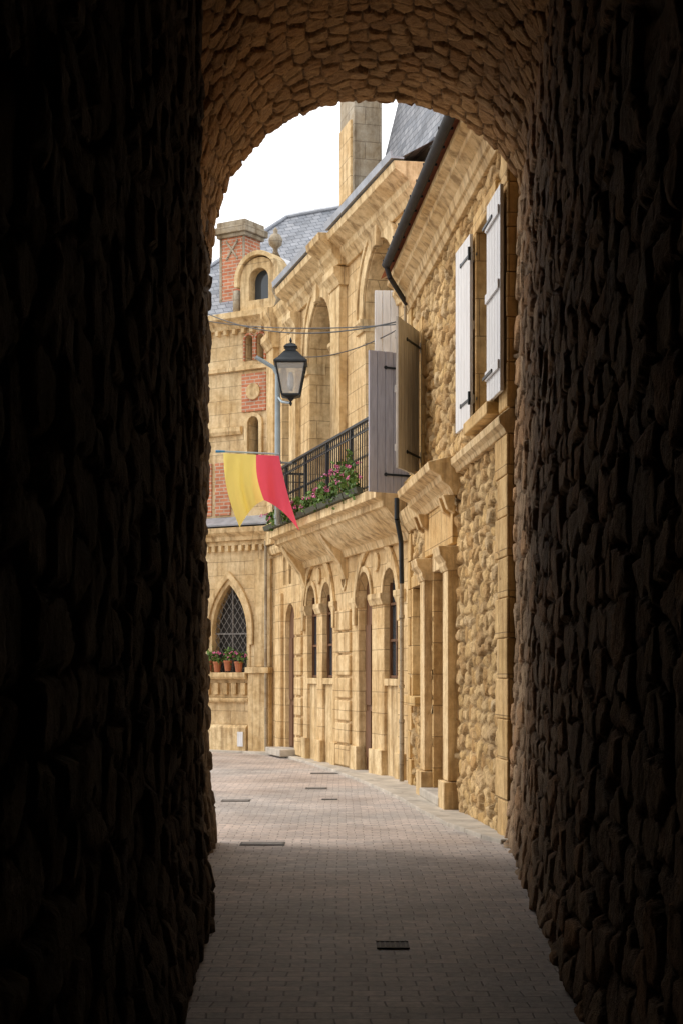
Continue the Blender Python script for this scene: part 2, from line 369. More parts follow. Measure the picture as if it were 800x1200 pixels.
for _ in range(30):
    ax[1:-1] = (ax[:-2]+2*ax[1:-1]+ax[2:])/4; az[1:-1] = (az[:-2]+2*az[1:-1]+az[2:])/4
gx = np.gradient(ax); gz = np.gradient(az); gl = np.hypot(gx, gz); nx = gz/gl; nz = -gx/gl
yy = np.concatenate([np.arange(-4, 7, 0.15), np.arange(7, 15.36, 0.022)])
Y, S = np.meshgrid(yy, sv, indexing='ij')
d, rn, mo = stones(S, Y, 0.18, 0.21, 41, 0.030, er=0.02, jit=0.20, warp=0.45, gap=0.010, tilt=0.6)
d = d + 0.07*(fbm(Y*0.7, S*0.7, 88)-0.5) + 0.03*(fbm(Y*6, S*6, 91)-0.5)
xr = 0.50+(Y+4)*1.15/19.35+0.10
fx = (ax[None, :]+1.27)/(1.73+1.27); X0 = -1.27+(xr+1.27)*fx
edge = 0.03*np.round(fbm(S*5, S*0+3.3, 5)*3)/3*(Y > 15.2)
P = np.stack([X0+nx[None, :]*d, Y-edge, az[None, :]+nz[None, :]*d], -1)
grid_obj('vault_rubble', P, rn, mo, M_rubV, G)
MB().box(-9, -1.45, 9.5, 15.3, -0.1, 7.8).box(-9, -1.45, -4.6, 9.4, -0.1, 7.8).box(2.1, 9, -4.6, 15.3, -0.1, 7.8).box(-9, 9, -4.6, 15.3, 7.81, 8.2).box(-1.44, 2.09, -4.6, -4.05, -0.1, 7.8).done('outer_walls_and_added_end', M_ashA, G)  # last box: unseen end wall added behind camera to keep the passage dark
fr = [(x_, z_+0.03) for x_, z_ in ap[1:-1]]
panel('street_front', [(-9, -0.1), (-1.30, -0.1), (-1.28, 5.5)]+fr+[(1.77, 5.9), (1.73, -0.1), (9, -0.1), (9, 8.2), (-9, 8.2)], [], 15.31, 15.36, M_ashA, G, 0)

# ------------------------------------------------------------------ shared parts
def shutter(parent, name, hinge, ang, w, z0, z1, mat, straps=True, planks=5, th=0.035):
    mb = MB(); pw = w/planks
    for k in range(planks): mb.box(k*pw+0.004, (k+1)*pw-0.004, -th/2, th/2, random.uniform(0, 0.006), z1-z0-random.uniform(0, 0.006))
    for zz in (0.22, (z1-z0)/2, z1-z0-0.28): mb.box(0.02, w-0.02, -th/2-0.022, -th/2-0.001, zz, zz+0.09)
    mb.done(name, mat, parent, 0.005, loc=(hinge[0], hinge[1], z0), rz=ang)
    if straps:
        mb = MB()
        for zz in (0.24, z1-z0-0.24):
            mb.box(-0.06, w*0.6, th/2+0.001, th/2+0.010, zz, zz+0.028); mb.cyl((-0.03, 0.03, zz-0.05), (-0.03, 0.03, zz+0.09), 0.016)
            mb.box(-0.06, w*0.6, -th/2-0.034, -th/2-0.024, zz, zz+0.028)
            mb.cyl((w*0.6, th/2, zz+0.014), (w*0.6, th/2+0.012, zz+0.014), 0.026)
        mb.done(name+'_hinges', M_iron, parent, loc=(hinge[0], hinge[1], z0), rz=ang)
def framebox(mb, u0, u1, z0, z1, w, v0, v1, sill=True):
    mb.box(u0-w, u0, v0, v1, z0, z1); mb.box(u1, u1+w, v0, v1, z0, z1); mb.box(u0-w, u1+w, v0, v1+0.003, z1+0.001, z1+w*1.2)
    if sill: mb.box(u0-w-0.06, u1+w+0.06, v0, v1+0.1, z0-0.13, z0-0.001)
def casement(parent, u0, u1, z0, z1, v, mat=M_whshut):
    mb = MB(); f = 0.06; um = (u0+u1)/2
    for a, b in ((u0, um-0.004), (um+0.004, u1)):
        mb.box(a, a+f, v, v+0.05, z0, z1); mb.box(b-f, b, v, v+0.05, z0, z1)
        for zz in np.linspace(z0, z1-f, 4): mb.box(a+f, b-f, v+0.002, v+0.045, zz, zz+f*0.7)
    mb.done('window_frame', mat, parent, 0.004)
    MB().box(u0, u1, v+0.01, v+0.02, z0, z1).done('window_panes', M_glass, parent)

# ------------------------------------------------------------------ HOUSE A : rubble house
dA = Vector((-0.081, 1, 0)).normalized()
A = empty('rubble_stone_house', (1.61, 15.4, 0), math.atan2(dA.y, dA.x))
u = np.arange(0, 7.72, 0.022); z = np.arange(-0.05, 6.9, 0.022); U, V = np.meshgrid(u, z, indexing='ij')
d, rn, mo = stones(U, V, 0.32, 0.15, 61, 0.040, er=0.022, gap=0.014, jit=0.48, warp=1.6, tilt=0.5)
P = np.stack([U, d-0.025, V], -1)
WA, WB = 0.78, 1.80
uc = (U[:-1, :-1]+U[1:, 1:])/2; zc = (V[:-1, :-1]+V[1:, 1:])/2; keep = np.ones(uc.shape, bool)
for a, b, c, e in ((WA, WB, 4.3, 6.30), (6.3, 7.3, 4.3, 6.2), (3.85, 5.25, -1, 2.9), (6.35, 7.15, 1.3, 2.8)):
    keep &= ~((uc > a) & (uc < b) & (zc > c) & (zc < e))
grid_obj('rubble_wall', P, rn, mo, M_rubA, A, keep)
MB().box(0, 7.7, -6, -0.45, -0.1, 6.9).done('house_body', M_ashA, A)
MB().box(7.45, 7.72, -0.449, 0.0, 0, 6.9).box(0.0, 0.05, -0.449, -0.1, 0, 6.9).done('end_return', M_ashA, A)
mb = MB()
for k in range(10):
    w = 0.62 if k % 2 else 0.5; mb.box(-0.02, w, -0.3, 0.035+0.01*random.random(), 0.39*k, 0.39*(k+1)-0.006)
for k in range(6):
    w = 0.30 if k % 2 else 0.42; mb.box(-0.02, w, -0.3, 0.035+0.01*random.random(), 4.15+0.43*k, 4.15+0.43*(k+1)-0.006)
for k in range(17):
    w = 0.2 if k % 2 else 0.32; mb.box(7.7-w, 7.735, -0.3, 0.04+0.008*random.random(), 0.4*k, 0.4*(k+1)-0.006)
framebox(mb, WA, WB, 4.3, 6.30, 0.17, -0.3, 0.04); framebox(mb, 6.3, 7.3, 4.3, 6.2, 0.15, -0.3, 0.047)
framebox(mb, 6.35, 7.15, 1.3, 2.8, 0.14, -0.3, 0.046)
mb.box(3.69, 3.85, -0.4, 0.02, 0, 2.9).box(5.25, 5.35, -0.4, 0.02, 0, 2.9)
mb.box(3.35, 5.8, -0.3, 0.06, 3.12, 3.66)
mb.done('dressed_stone', M_ashA, A, 0.012)
mb = MB()
for a in (3.3, 5.36):
    mb.box(a, a+0.4, -0.1, 0.12, 0.36, 2.8); mb.box(a-0.05, a+0.45, -0.1, 0.17, 0, 0.35)
    mb.prism([(-0.1, 2.8), (0.13, 2.8), (0.16, 2.86), (0.16, 2.9), (0.22, 2.98), (0.24, 3.08), (-0.1, 3.08)], a-0.08, a+0.48)
mb.box(3.85, 5.25, -0.4, 0.03, 2.9, 3.115)
mb.prism([(-0.1, 3.66), (0.08, 3.66), (0.13, 3.75), (0.22, 3.82), (0.24, 3.88), (0.36, 3.94), (0.38, 4.03), (0.1, 4.10), (-0.1, 4.10)], 3.1, 6.15)
mb.prism([(-0.1, 3.62), (0.05, 3.62), (0.12, 3.72), (0.16, 3.82), (0.18, 3.9), (0.0, 3.97), (-0.1, 3.97)], 6.15, 7.7)
mb.prism([(-0.1, 3.90), (0.05, 3.90), (0.07, 3.95), (0.11, 3.99), (0.12, 4.06), (0.02, 4.14), (-0.1, 4.14)], -0.02, 3.1)
for a in (3.15, 3.5, 5.4, 5.8): mb.prism([(0.06, 3.45), (0.14, 3.5), (0.2, 3.66), (0.06, 3.66)], a, a+0.14)
mb.done('entablature', M_trim, A, 0.008)
mb = MB()
mb.prism([(-0.1, 6.76), (0.05, 6.76), (0.08, 6.84), (0.11, 6.86), (0.13, 6.96), (0.21, 7.03), (0.24, 7.05), (0.24, 7.11), (0.33, 7.16), (0.33, 7.24), (-0.1, 7.24)], -0.02, 7.8)
mb.done('eaves_cornice', M_trim, A, 0.008)
MB().poly([(-0.1, 0.42, 7.27), (7.85, 0.42, 7.27), (7.85, -3.2, 9.3), (-0.1, -3.2, 9.3)]).poly([(-0.1, -6.2, 7.3), (7.85, -6.2, 7.3), (7.85, -3.2, 9.3), (-0.1, -3.2, 9.3)]).poly([(7.7, 0.38, 7.24), (7.7, -3.2, 9.28), (7.7, -6, 7.24)]).done('tiled_roof', M_terr, A)
gr = 0.062
prof = [(0.43+gr*math.cos(a), 7.27+gr*math.sin(a)) for a in np.linspace(math.pi, 2*math.pi, 12)]+[(0.43+(gr-0.01)*math.cos(a), 7.27+(gr-0.01)*math.sin(a)) for a in np.linspace(2*math.pi, math.pi, 12)]
mb = MB().prism(prof, -0.05, 7.0)
mb.prism([(0.375, 7.27), (0.43, 7.21), (0.485, 7.27)], 6.995, 7.01)
for k in range(12): mb.box(0.2+k*0.6, 0.225+k*0.6, 0.34, 0.50, 7.262, 7.285)
mb.cyl((6.95, 0.43, 7.22), (6.98, 0.38, 7.08), 0.035); mb.cyl((6.98, 0.38, 7.08), (7.5, 0.09, 6.85), 0.035)
mb.done('gutter', M_gut, A)
MB().cyl((7.62, 0.09, 6.85), (7.62, 0.09, 4.15), 0.02).done('rainwater_pipe', M_grey, A)
mb = MB()
mb.cyl((7.55, 0.22, 4.1), (7.55, 0.22, 3.8), 0.036).cyl((7.55, 0.22, 3.8), (7.8, 0.13, 3.5), 0.036).cyl((7.8, 0.13, 3.5), (7.8, 0.12, 2.9), 0.034)
mb.done('swan_neck_pipe', M_iron, A)
mb = MB().cyl((7.8, 0.12, 2.9), (7.8, 0.12, 0.9), 0.028).cyl((7.8, 0.12, 0.9), (7.8, 0.12, 0.06), 0.034)
for zz in (2.4, 1.4, 0.9): mb.cyl((7.8, 0.12, zz), (7.8, 0.12, zz+0.05), 0.040)
mb.done('downpipe', M_grey, A)
casement(A, WA, WB, 4.3, 6.30, -0.16); casement(A, 6.3, 7.3, 4.3, 6.2, -0.28)
MB().box(6.35, 7.15, -0.12, -0.09, 1.3, 2.8).done('blind_panel', M_oldshut, A)
mb = MB(); mb.box(3.85, 5.25, -0.26, -0.2, 0.02, 2.9)
for a in (3.95, 4.6):
    for b_, c_ in ((0.2, 0.9), (1.0, 1.9), (2.0, 2.75)): mb.box(a, a+0.55, -0.2, -0.175, b_, c_)
mb.done('door', M_door, A, 0.01)
MB().box(3.7, 5.4, -0.35, 0.18, 0.03, 0.15).done('doorstep', M_pave, A, 0.02)
shutter(A, 'window_shutter', (WA-0.02, 0.085), math.pi, 0.76, 4.30, 6.28, M_whshut)
shutter(A, 'window_shutter', (WB+0.04, 0.080), 0.04, 0.80, 4.28, 6.30, M_whshut)
shutter(A, 'window_shutter', (6.28, 0.08), math.atan2(0.41, -0.95), 0.98, 4.25, 6.2, M_oldshut)
shutter(A, 'window_shutter', (7.34, 0.07), math.atan2(0.56, -0.26), 0.66, 4.13, 6.1, M_greyshut)

# ------------------------------------------------------------------ BUILDING B : town hall with balcony
dB = Vector((-0.26, 1, 0)).normalized()
B = empty('arcaded_town_hall', (0.93, 23.9, 0), math.atan2(dB.y, dB.x))
lo = [arch(0.73, 0.37, 0.03, 2.85), arch(2.2, 0.40, 0.03, 2.85), arch(4.68, 0.37, 0.03, 2.85), arch(5.83, 0.37, 0.03, 2.85),
      oval(3.5, 3.38, 0.16, 0.32), arch(7.65, 0.42, 0.05, 2.55), arch(7.65, 0.13, 3.35, 3.8, n=10), arch(8.15, 0.13, 3.35, 3.8, n=10)]
up = [arch(1.25, 0.92, 4.32, 7.42), arch(5.15, 0.88, 4.32, 7.42), arch(8.0, 0.36, 5.0, 7.3)]
panel('front_wall', rect(-0.8, 9.2, -0.1, 8.5), lo+up, -0.5, 0, M_ashB, B)
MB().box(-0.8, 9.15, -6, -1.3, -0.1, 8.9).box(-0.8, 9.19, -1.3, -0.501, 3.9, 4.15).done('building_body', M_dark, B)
MB().box(-0.8, 9.15, -1.29, -0.501, 8.5, 8.9).box(9.0, 9.19, -6, -0.501, -0.1, 8.88).done('flank_wall', M_ashB, B)
for c, hw in ((1.45, 1.22), (5.25, 1.08)):
    ring('relief_arch', arch(c, hw+0.14, 2.4, 2.55, 1.24), arch(c, hw, 2.4, 2.55, 1.1), 0, 0.06, M_trim, B)
for c, hw in ((0.73, 0.37), (2.2, 0.40), (4.68, 0.37), (5.83, 0.37)):
    ring('arch_moulding', arch(c, hw+0.09, 2.85, 2.85), arch(c, hw, 2.85, 2.85), 0.0, 0.035, M_trim, B)
mb = MB()
for a, b in ((-0.05, 0.36), (1.10, 1.8), (2.6, 2.98), (4.0, 4.31), (5.05, 5.46), (6.2, 6.5)):
    mb.prism([(-0.1, 2.68), (0.03, 2.68), (0.05, 2.74), (0.07, 2.78), (0.07, 2.86), (-0.1, 2.86)], a-0.02, b+0.02)
    mb.box(a-0.02, b+0.02, -0.1, 0.05, 0.0, 0.42)
for c in (1.47, 5.25): mb.cyl((c, 0.0, 3.36), (c, 0.04, 3.36), 0.15, n=20)
for a, b in ((0.36, 1.10), (4.31, 5.05), (5.46, 6.2)):
    mb.box(a, b, -0.4, -0.05, 0, 1.42); mb.box(a, b, -0.45, 0.0, 1.421, 1.53)
mb.done('pier_mouldings', M_trim, B, 0.008)
mb = MB(); gf = MB()
for c, hw, z0_ in ((0.73, 0.37, 1.54), (4.68, 0.37, 1.54), (5.83, 0.37, 1.54)):
    mb.box(c-hw-0.02, c+hw+0.02, -0.16, -0.13, z0_, 3.25)
    for uu in (c-hw, c-0.02, c+hw-0.04): gf.box(uu, uu+0.04, -0.129, -0.09, z0_, 3.2)
    for zz in (z0_, 2.1, 2.66): gf.box(c-hw, c+hw, -0.128, -0.095, zz, zz+0.04)
mb.done('arcade_glass', M_glass, B); gf.done('arcade_window_bars', M_door, B)
mb = MB().box(1.78, 2.62, -0.17, -0.13, 0.03, 3.28)
for a in (1.86, 2.24):
    for b_, c_ in ((0.25, 1.0), (1.1, 2.4)): mb.box(a, a+0.3, -0.13, -0.105, b_, c_)
mb.done('arcade_door', M_door, B)
mb = MB()
for a, b in ((3.02, 3.96), (6.55, 7.1)):
    for k in range(7): mb.box(a, b, -0.01, 0.05, 0.06+k*0.38, 0.06+k*0.38+0.34)
mb.box(8.22, 8.7, -0.01, 0.07, 0.05, 3.2); mb.done('rusticated_piers', M_ashB, B, 0.02)
ov = oval(3.5, 3.38, 0.21, 0.38); oi = oval(3.5, 3.38, 0.165, 0.325)
panel('niche_moulding', ov, [oi], 0.001, 0.03, M_trim, B)
MB().box(3.2, 3.8, -0.16, -0.12, 3.0, 3.8).done('niche_back', M_dark, B)
mb = MB().box(7.2, 8.1, -0.14, -0.09, 0.03, 3.0)
for a in (7.3, 7.7):
    for b_, c_ in ((0.2, 1.0), (1.1, 2.3)): mb.box(a, a+0.3, -0.09, -0.06, b_, c_)
mb.done('door', M_door, B, 0.008)
MB().box(7.3, 8.4, -0.12, -0.08, 3.3, 4.0).box(7.5, 8.5, -0.35, -0.3, 4.9, 7.8).done('small_panes', M_glass, B)
MB().box(7.0, 8.3, -0.1, 0.35, 0.03, 0.17).done('doorstep', M_pave, B, 0.02)
for c, hw in ((1.25, 0.92), (5.15, 0.88)):
    ring('window_arch', arch(c, hw+0.26, 7.3, 7.42), arch(c, hw+0.02, 7.3, 7.42), 0, 0.05, M_trim, B)
    ring('window_arch_rim', arch(c, hw+0.33, 7.3, 7.42), arch(c, hw+0.26, 7.3, 7.42), 0, 0.08, M_trim, B)
    panel('keystone', [(c-0.09, 8.25), (c+0.09, 8.25), (c+0.14, 8.62), (c-0.14, 8.62)], [], 0.0, 0.12, M_trim, B)
ring('window_arch', arch(8.0, 0.5, 7.3, 7.3), arch(8.0, 0.36, 7.3, 7.3), 0, 0.06, M_trim, B)
mb = MB()
ip = [(-0.3, 7.12), (0.04, 7.12), (0.06, 7.2), (0.10, 7.26), (0.10, 7.32), (-0.3, 7.32)]
for a, b in ((0.0, 0.35), (2.15, 2.62), (3.92, 4.29), (6.01, 6.38)): mb.prism(ip, a, b)
for a, b, v_ in ((3.3, 3.92, 0.14), (6.75, 7.3, 0.10), (8.65, 9.2, 0.12)):
    mb.box(a, b, -0.01, v_, 4.35, 8.25); mb.box(a-0.05, b+0.05, -0.01, v_+0.06, 4.2, 4.7)
    mb.prism([(0, 8.12), (v_+0.02, 8.12), (v_+0.05, 8.2), (v_+0.12, 8.3), (v_+0.12, 8.42), (0, 8.42)], a-0.08, b+0.08)
mb.prism([(-0.2, 4.0), (0.08, 4.0), (0.12, 4.1), (0.12, 4.18), (-0.2, 4.18)], 6.9, 9.2)
mb.done('pilasters', M_trim, B, 0.008)
cp = [(-0.2, 8.43), (0.05, 8.43), (0.09, 8.52), (0.16, 8.60), (0.18, 8.68), (0.32, 8.78), (0.38, 8.82), (0.40, 8.93), (-0.2, 8.95)]
mb = MB().prism(cp, -0.8, 7.2)
mb.prism([(p[0]*0.35 if p[0] > 0 else p[0], p[1]-0.03) for p in cp], 7.2, 9.22)
mb.prism([(p[0]+0.14 if p[0] > 0 else p[0], p[1]+0.012) for p in cp], 3.15, 4.07)
mb.prism([(p[0]*0.35+0.12 if p[0] > 0 else p[0], p[1]-0.02) for p in cp], 8.58, 9.26)
mb.done('roof_cornice', M_trim, B, 0.006)
gp_ = [(0.25, 8.96), (0.44, 8.96), (0.46, 9.06), (0.43, 9.06), (0.42, 8.99), (0.25, 8.99)]
MB().prism(gp_, -0.8, 3.1).prism(gp_, 4.1, 7.2).done('zinc_gutter', M_zinc, B)
MB().poly([(-0.8, 0.3, 8.98), (7.2, 0.3, 8.98), (7.2, -3.5, 11.2), (-0.8, -3.5, 11.2)]).poly([(7.2, 0.1, 8.95), (9.2, 0.1, 8.95), (9.2, -3.5, 11.0), (7.2, -3.5, 11.0)]).poly([(-0.8, -6.3, 8.98), (9.3, -6.3, 8.98), (9.3, -3.5, 11.2), (-0.8, -3.5, 11.2)]).done('slate_roof', M_slate, B)
MB().poly([(-0.8, -0.5, 9.2), (3.95, -0.5, 9.2), (3.95, -1.3, 12.4), (-0.8, -1.3, 12.4)]).poly([(3.95, -0.5, 9.2), (3.95, -1.3, 12.4), (3.95, -4, 12.4), (3.95, -4, 9.2)]).done('mansard_roof', M_slate, B)
MB().prism([(-0.3, 9.0), (-0.3, 9.25), (-0.2, 9.32), (-0.5, 9.36), (-0.5, 9.0)], -0.8, 3.97).done('mansard_flashing', M_zinc, B)
mb = MB().box(4.0, 4.95, -0.80, -0.3, 8.9, 12.0).box(3.98, 5.01, -0.86, -0.24, 9.3, 9.42)
mb.done('chimney_stack', M_grey, B, 0.015)
MB().box(4.1, 4.85, -0.30, -0.26, 9.6, 11.2).done('chimney_panel', M_ashB, B)
for a, b in ((0.33, 2.17), (4.27, 6.03)):
    MB().box(a, b, -0.48, -0.45, 4.32, 8.4).done('window_panes', M_glass, B)
    mb = MB(); n = 4; w = (b-a)/n
    for k in range(n+1): mb.box(a+k*w-0.035, a+k*w+0.035, -0.448, -0.40, 4.32, 8.3)
    for zz in (4.32, 5.1, 6.0, 6.9, 7.4): mb.box(a, b, -0.449, -0.41, zz, zz+0.07)
    mb.done('french_window_frame', M_whshut, B)
shutter(B, 'white_shutter', (0.32, 0.0), math.radians(82), 0.36, 4.4, 7.35, M_whshut, False, 3)
shutter(B, 'white_shutter', (4.14, 0.04), math.radians(180), 0.16, 4.4, 7.05, M_whshut, False, 2)
# balcony
mb = MB()
bp_ = [(0, 3.55), (0.08, 3.55), (0.12, 3.66), (0.26, 3.74), (0.40, 3.86), (0.50, 3.98), (0.55, 4.0), (0.55, 4.08), (0.66, 4.12), (0.66, 4.26), (0, 4.26)]
mb.prism(bp_, -0.75, 6.5)
for a in (6.12, 3.25): mb.prism([(0.0, 3.2), (0.06, 3.2), (0.14, 3.45), (0.40, 3.80), (0.49, 3.94), (0.0, 3.9)], a, a+0.3)
mb.done('balcony_slab', M_trim, B, 0.008)
mb = MB(); v_ = 0.60; z0, z1 = 4.27, 5.34
mb.box(-0.7, 6.45, v_-0.025, v_+0.025, z1-0.025, z1+0.012); mb.box(6.42, 6.48, 0, v_+0.025, z1-0.026, z1+0.011)
for zz in (z0+0.06, z1-0.17): mb.box(-0.7, 6.45, v_-0.010, v_+0.010, zz, zz+0.016); mb.box(6.44, 6.46, 0, v_, zz, zz+0.016)
uu = -0.7; k = 0; sp_ = 0.125
while uu < 6.45:
    r = 0.0075 if k % 12 else 0.018
    mb.box(uu-r, uu+r, v_-r, v_+r, z0-0.01, z1-0.03)
    if k % 12:
        mb.lathe(uu, v_, [(0.008, z0+0.5), (0.018, z0+0.54), (0.008, z0+0.58)], 6)
        c = uu+sp_/2
        for q in range(8):
            a0 = q*math.pi/4; a1 = a0+math.pi/4
            mb.cyl((c+0.045*math.cos(a0), v_, z1-0.09+0.055*math.sin(a0)), (c+0.045*math.cos(a1), v_, z1-0.09+0.055*math.sin(a1)), 0.005, n=4, cap=False)
    uu += sp_; k += 1
for vv in np.arange(0.08, v_, 0.12): mb.box(6.44, 6.46, vv-0.008, vv+0.008, z0, z1-0.03)
mb.done('balcony_railing', M_iron, B)
def plant(name, parent, pots, n, size, flowers, potmat=None):
    e = empty(name); e.parent = parent
    lf, l2, fl, pt = MB(), MB(), MB(), MB()
    for (cx, cy, cz, rx, ry, rz_) in pots:
        cl = [(random.gauss(0, .45), random.gauss(0, .45), random.uniform(-0.3, 1)) for _ in range(7)]
        for k in range(n):
            c = random.choice(cl); p = Vector((cx+(c[0]+random.gauss(0, .28))*rx, cy+(c[1]+random.gauss(0, .28))*ry, cz+max(-0.9, c[2]+random.gauss(0, .3))*rz_))
            nrm = Vector((random.gauss(0, 1), random.gauss(0, 1), random.gauss(0.4, 1))).normalized()
            a = nrm.orthogonal().normalized(); b = nrm.cross(a); s = size*random.uniform(0.6, 1.3); ro = random.uniform(0, 6)
            pts = [p+(a*math.cos(ro+q*math.pi/3)+b*math.sin(ro+q*math.pi/3))*s+nrm*(s*0.25 if q % 2 else 0) for q in range(6)]
            (lf if random.random() < 0.45 else l2).poly(pts)
        for k in range(flowers):
            p = Vector((cx+random.gauss(0, .6)*rx, cy+random.gauss(0.2, .6)*ry, cz+random.uniform(0.1, 1.25)*rz_))
            for q in range(9):
                w = p+Vector((random.gauss(0, 1), random.gauss(0, 1), random.gauss(0, .7)))*size*0.55
                nrm = Vector((random.gauss(0, 1), random.gauss(0, 1), random.gauss(0.3, 1))).normalized(); a = nrm.orthogonal().normalized(); b = nrm.cross(a)
                fl.poly([w+(a*math.cos(t_)+b*math.sin(t_))*size*0.5 for t_ in (0, 1.25, 2.5, 3.77, 5.0)])
        if potmat: pt.lathe(cx, cy, [(0.06, cz-0.26), (0.085, cz-0.08), (0.095, cz-0.08), (0.095, cz-0.04)], 12)
    lf.done('leaves', M_leaf, e); l2.done('light_leaves', M_leaf2, e); fl.done('flowers', M_pink, e)
    if potmat: pt.done('pots', potmat, e)
    return e
pots = []
for k, uu in enumerate(np.arange(0.2, 6.2, 0.42)):
    big = 1.6 if uu < 1.8 else random.uniform(0.7, 1.1)
    pots.append((uu, 0.70, 4.33+0.07*big, 0.25, 0.10, 0.19*big))
plant('geranium_flower_box', B, pots, 130, 0.032, 6)
mb = MB()
for uu in np.arange(0.0, 6.2, 0.84): mb.prism([(0.63, 4.265), (0.72, 4.265), (0.75, 4.35), (0.63, 4.35)], uu, uu+0.78)
mb.done('window_boxes', M_boxg, B, 0.005)

# ------------------------------------------------------------------ BUILDING C : gothic house closing the view
dC = Vector((-0.846, 0.533, 0)).normalized()
C = empty('gothic_corner_house', (-1.39, 32.8, 0), math.atan2(dC.y, dC.x))
gw = [1.07, 3.3, 5.5]
panel('ground_wall', rect(0, 9, -0.1, 4.25), [gothic(c, 0.47, 1.62, 2.45, 3.5) for c in gw], -0.4, 0, M_ashC, C)
for c in gw:
    ring('window_hood', gothic(c, 0.62, 2.2, 2.45, 3.72), gothic(c, 0.52, 2.2, 2.45, 3.57), 0, 0.08, M_trim, C)
    ring('window_reveal', gothic(c, 0.52, 1.66, 2.45, 3.57), gothic(c, 0.44, 1.66, 2.45, 3.45), -0.15, 0.03, M_trim, C)
    mb = MB()
    gp = gothic(c, 0.45, 1.62, 2.45, 3.48)
    def inside(x_, z_):
        r = False; n = len(gp); j = n-1
        for i in range(n):
            if (gp[i][1] > z_) != (gp[j][1] > z_) and x_ < (gp[j][0]-gp[i][0])*(z_-gp[i][1])/(gp[j][1]-gp[i][1])+gp[i][0]: r = not r
            j = i
        return r
    for sgn in (1, -1):
        for off in np.arange(-2.5, 2.5, 0.14):
            prev = None
            for tt in np.arange(1.62, 3.5, 0.04):
                xx = c+off+sgn*(tt-2.5)*0.7
                ins = inside(xx, tt)
                if ins and prev is None: prev = (xx, tt)
                if prev is not None and not ins:
                    mb.cyl((prev[0], -0.10, prev[1]), (xx, -0.10, tt), 0.007, n=4); prev = None
    mb.cyl((c, -0.10, 1.62), (c, -0.10, 3.45), 0.016, n=6); mb.box(c-0.45, c+0.45, -0.12, -0.09, 2.42, 2.45)
    mb.done('window_grille', M_dgrey, C)
    MB().box(c-0.5, c+0.5, -0.3, -0.27, 1.6, 3.6).done('window_glass', M_dark, C)
mb = MB()
mb.prism([(0, 1.48), (0.16, 1.50), (0.20, 1.55), (0.20, 1.63), (0, 1.64)], 0.56, 8.9)
mb.prism([(0, 1.02), (0.08, 1.02), (0.11, 1.06), (0.11, 1.10), (0, 1.12)], 0.56, 8.9)
mb.prism([(0, 0.0), (0.16, 0.0), (0.16, 0.5), (0.10, 0.56), (0, 0.56)], 0.56, 8.9)
for k in range(36): mb.box(0.64+k*0.23, 0.76+k*0.23, 0.0, 0.07, 1.18, 1.42)
mb.box(0.0, 0.52, 0.0, 0.14, 0, 1.62); mb.box(-0.02, 0.56, 0, 0.2, 1.62, 1.74); mb.box(0.02, 0.42, 0, 0.06, 1.75, 3.95)
mb.done('base_mouldings', M_trim, C, 0.008)
mb = MB()
mb.prism([(-0.2, 4.251), (0.05, 4.251), (0.05, 4.34), (-0.2, 4.34)], 0, 9)
for k in range(52): mb.box(0.03+k*0.17, 0.11+k*0.17, 0.0, 0.10, 4.13, 4.25)
mb.prism([(-0.2, 4.341), (0.14, 4.341), (0.17, 4.42), (0.28, 4.50), (0.30, 4.60), (-0.2, 4.62)], -0.05, 9)
mb.done('string_cornice', M_trim, C, 0.006)
MB().prism([(-0.2, 4.63), (0.32, 4.63), (0.33, 4.66), (-0.1, 4.86), (-0.2, 4.86)], -0.08, 9).done('zinc_ledge', M_zinc, C)
upc = [arch(0.52, 0.14, 6.0, 6.75), arch(0.36, 0.10, 8.05, 8.48, n=10), arch(0.64, 0.10, 8.05, 8.48, n=10), arch(2.6, 0.4, 5.4, 7.0), arch(4.4, 0.4, 5.4, 7.0), arch(6.4, 0.4, 5.4, 7.0)]
panel('upper_wall', rect(0, 9, 4.6, 8.85), upc, -0.45, -0.10, M_ashC, C)
MB().box(0.2, 8.9, -0.46, -0.42, 4.7, 8.8).done('upper_panes', M_glass, C)
MB().box(0, 9, -6, -0.5, -0.1, 8.9).done('house_body', M_ashC, C)
mb = MB()
mb.box(1.12, 1.5, -0.099, -0.06, 4.9, 6.0).box(0.22, 0.82, -0.099, -0.06, 7.0, 7.78).box(1.6, 2.0, -0.099, -0.06, 4.9, 6.0)
mb.done('brick_panels', M_brick, C)
for c in (0.36, 0.64): ring('brick_arch', arch(c, 0.135, 8.05, 8.48), arch(c, 0.10, 8.05, 8.48), -0.10, -0.05, M_brick, C)
mb = MB()
mb.cyl((0.52, -0.07, 7.4), (0.52, -0.02, 7.4), 0.17, n=20).cyl((0.52, -0.02, 7.4), (0.52, 0.0, 7.4), 0.10, 0.03, n=16)
mb.prism([(-0.1, 6.55), (-0.04, 6.55), (0.0, 6.62), (0.0, 6.7), (-0.1, 6.72)], 0.82, 9)
mb.prism([(-0.1, 7.86), (-0.03, 7.86), (-0.03, 7.94), (-0.1, 7.96)], 0.0, 9)
mb.prism([(-0.1, 5.86), (-0.02, 5.86), (0.02, 5.93), (-0.1, 5.96)], 0.1, 0.95)
mb.prism([(-0.3, 8.72), (-0.04, 8.72), (0.0, 8.80), (0.08, 8.88), (0.14, 8.92), (0.14, 9.04), (-0.3, 9.06)], -0.05, 9)
for k in range(40): mb.box(0.05+k*0.22, 0.13+k*0.22, -0.1, 0.02, 8.62, 8.72)
mb.box(-0.02, 0.16, -0.2, 0.0, 4.87, 8.6)
mb.done('upper_mouldings', M_trim, C, 0.006)
ring('window_surround', arch(0.52, 0.22, 6.0, 6.75), arch(0.52, 0.14, 6.0, 6.75), -0.10, -0.03, M_trim, C)
dc = 0.34
panel('dormer_front', arch(dc, 0.46, 9.06, 9.66), [arch(dc, 0.24, 9.25, 9.66)], -0.3, 0.02, M_trim, C)
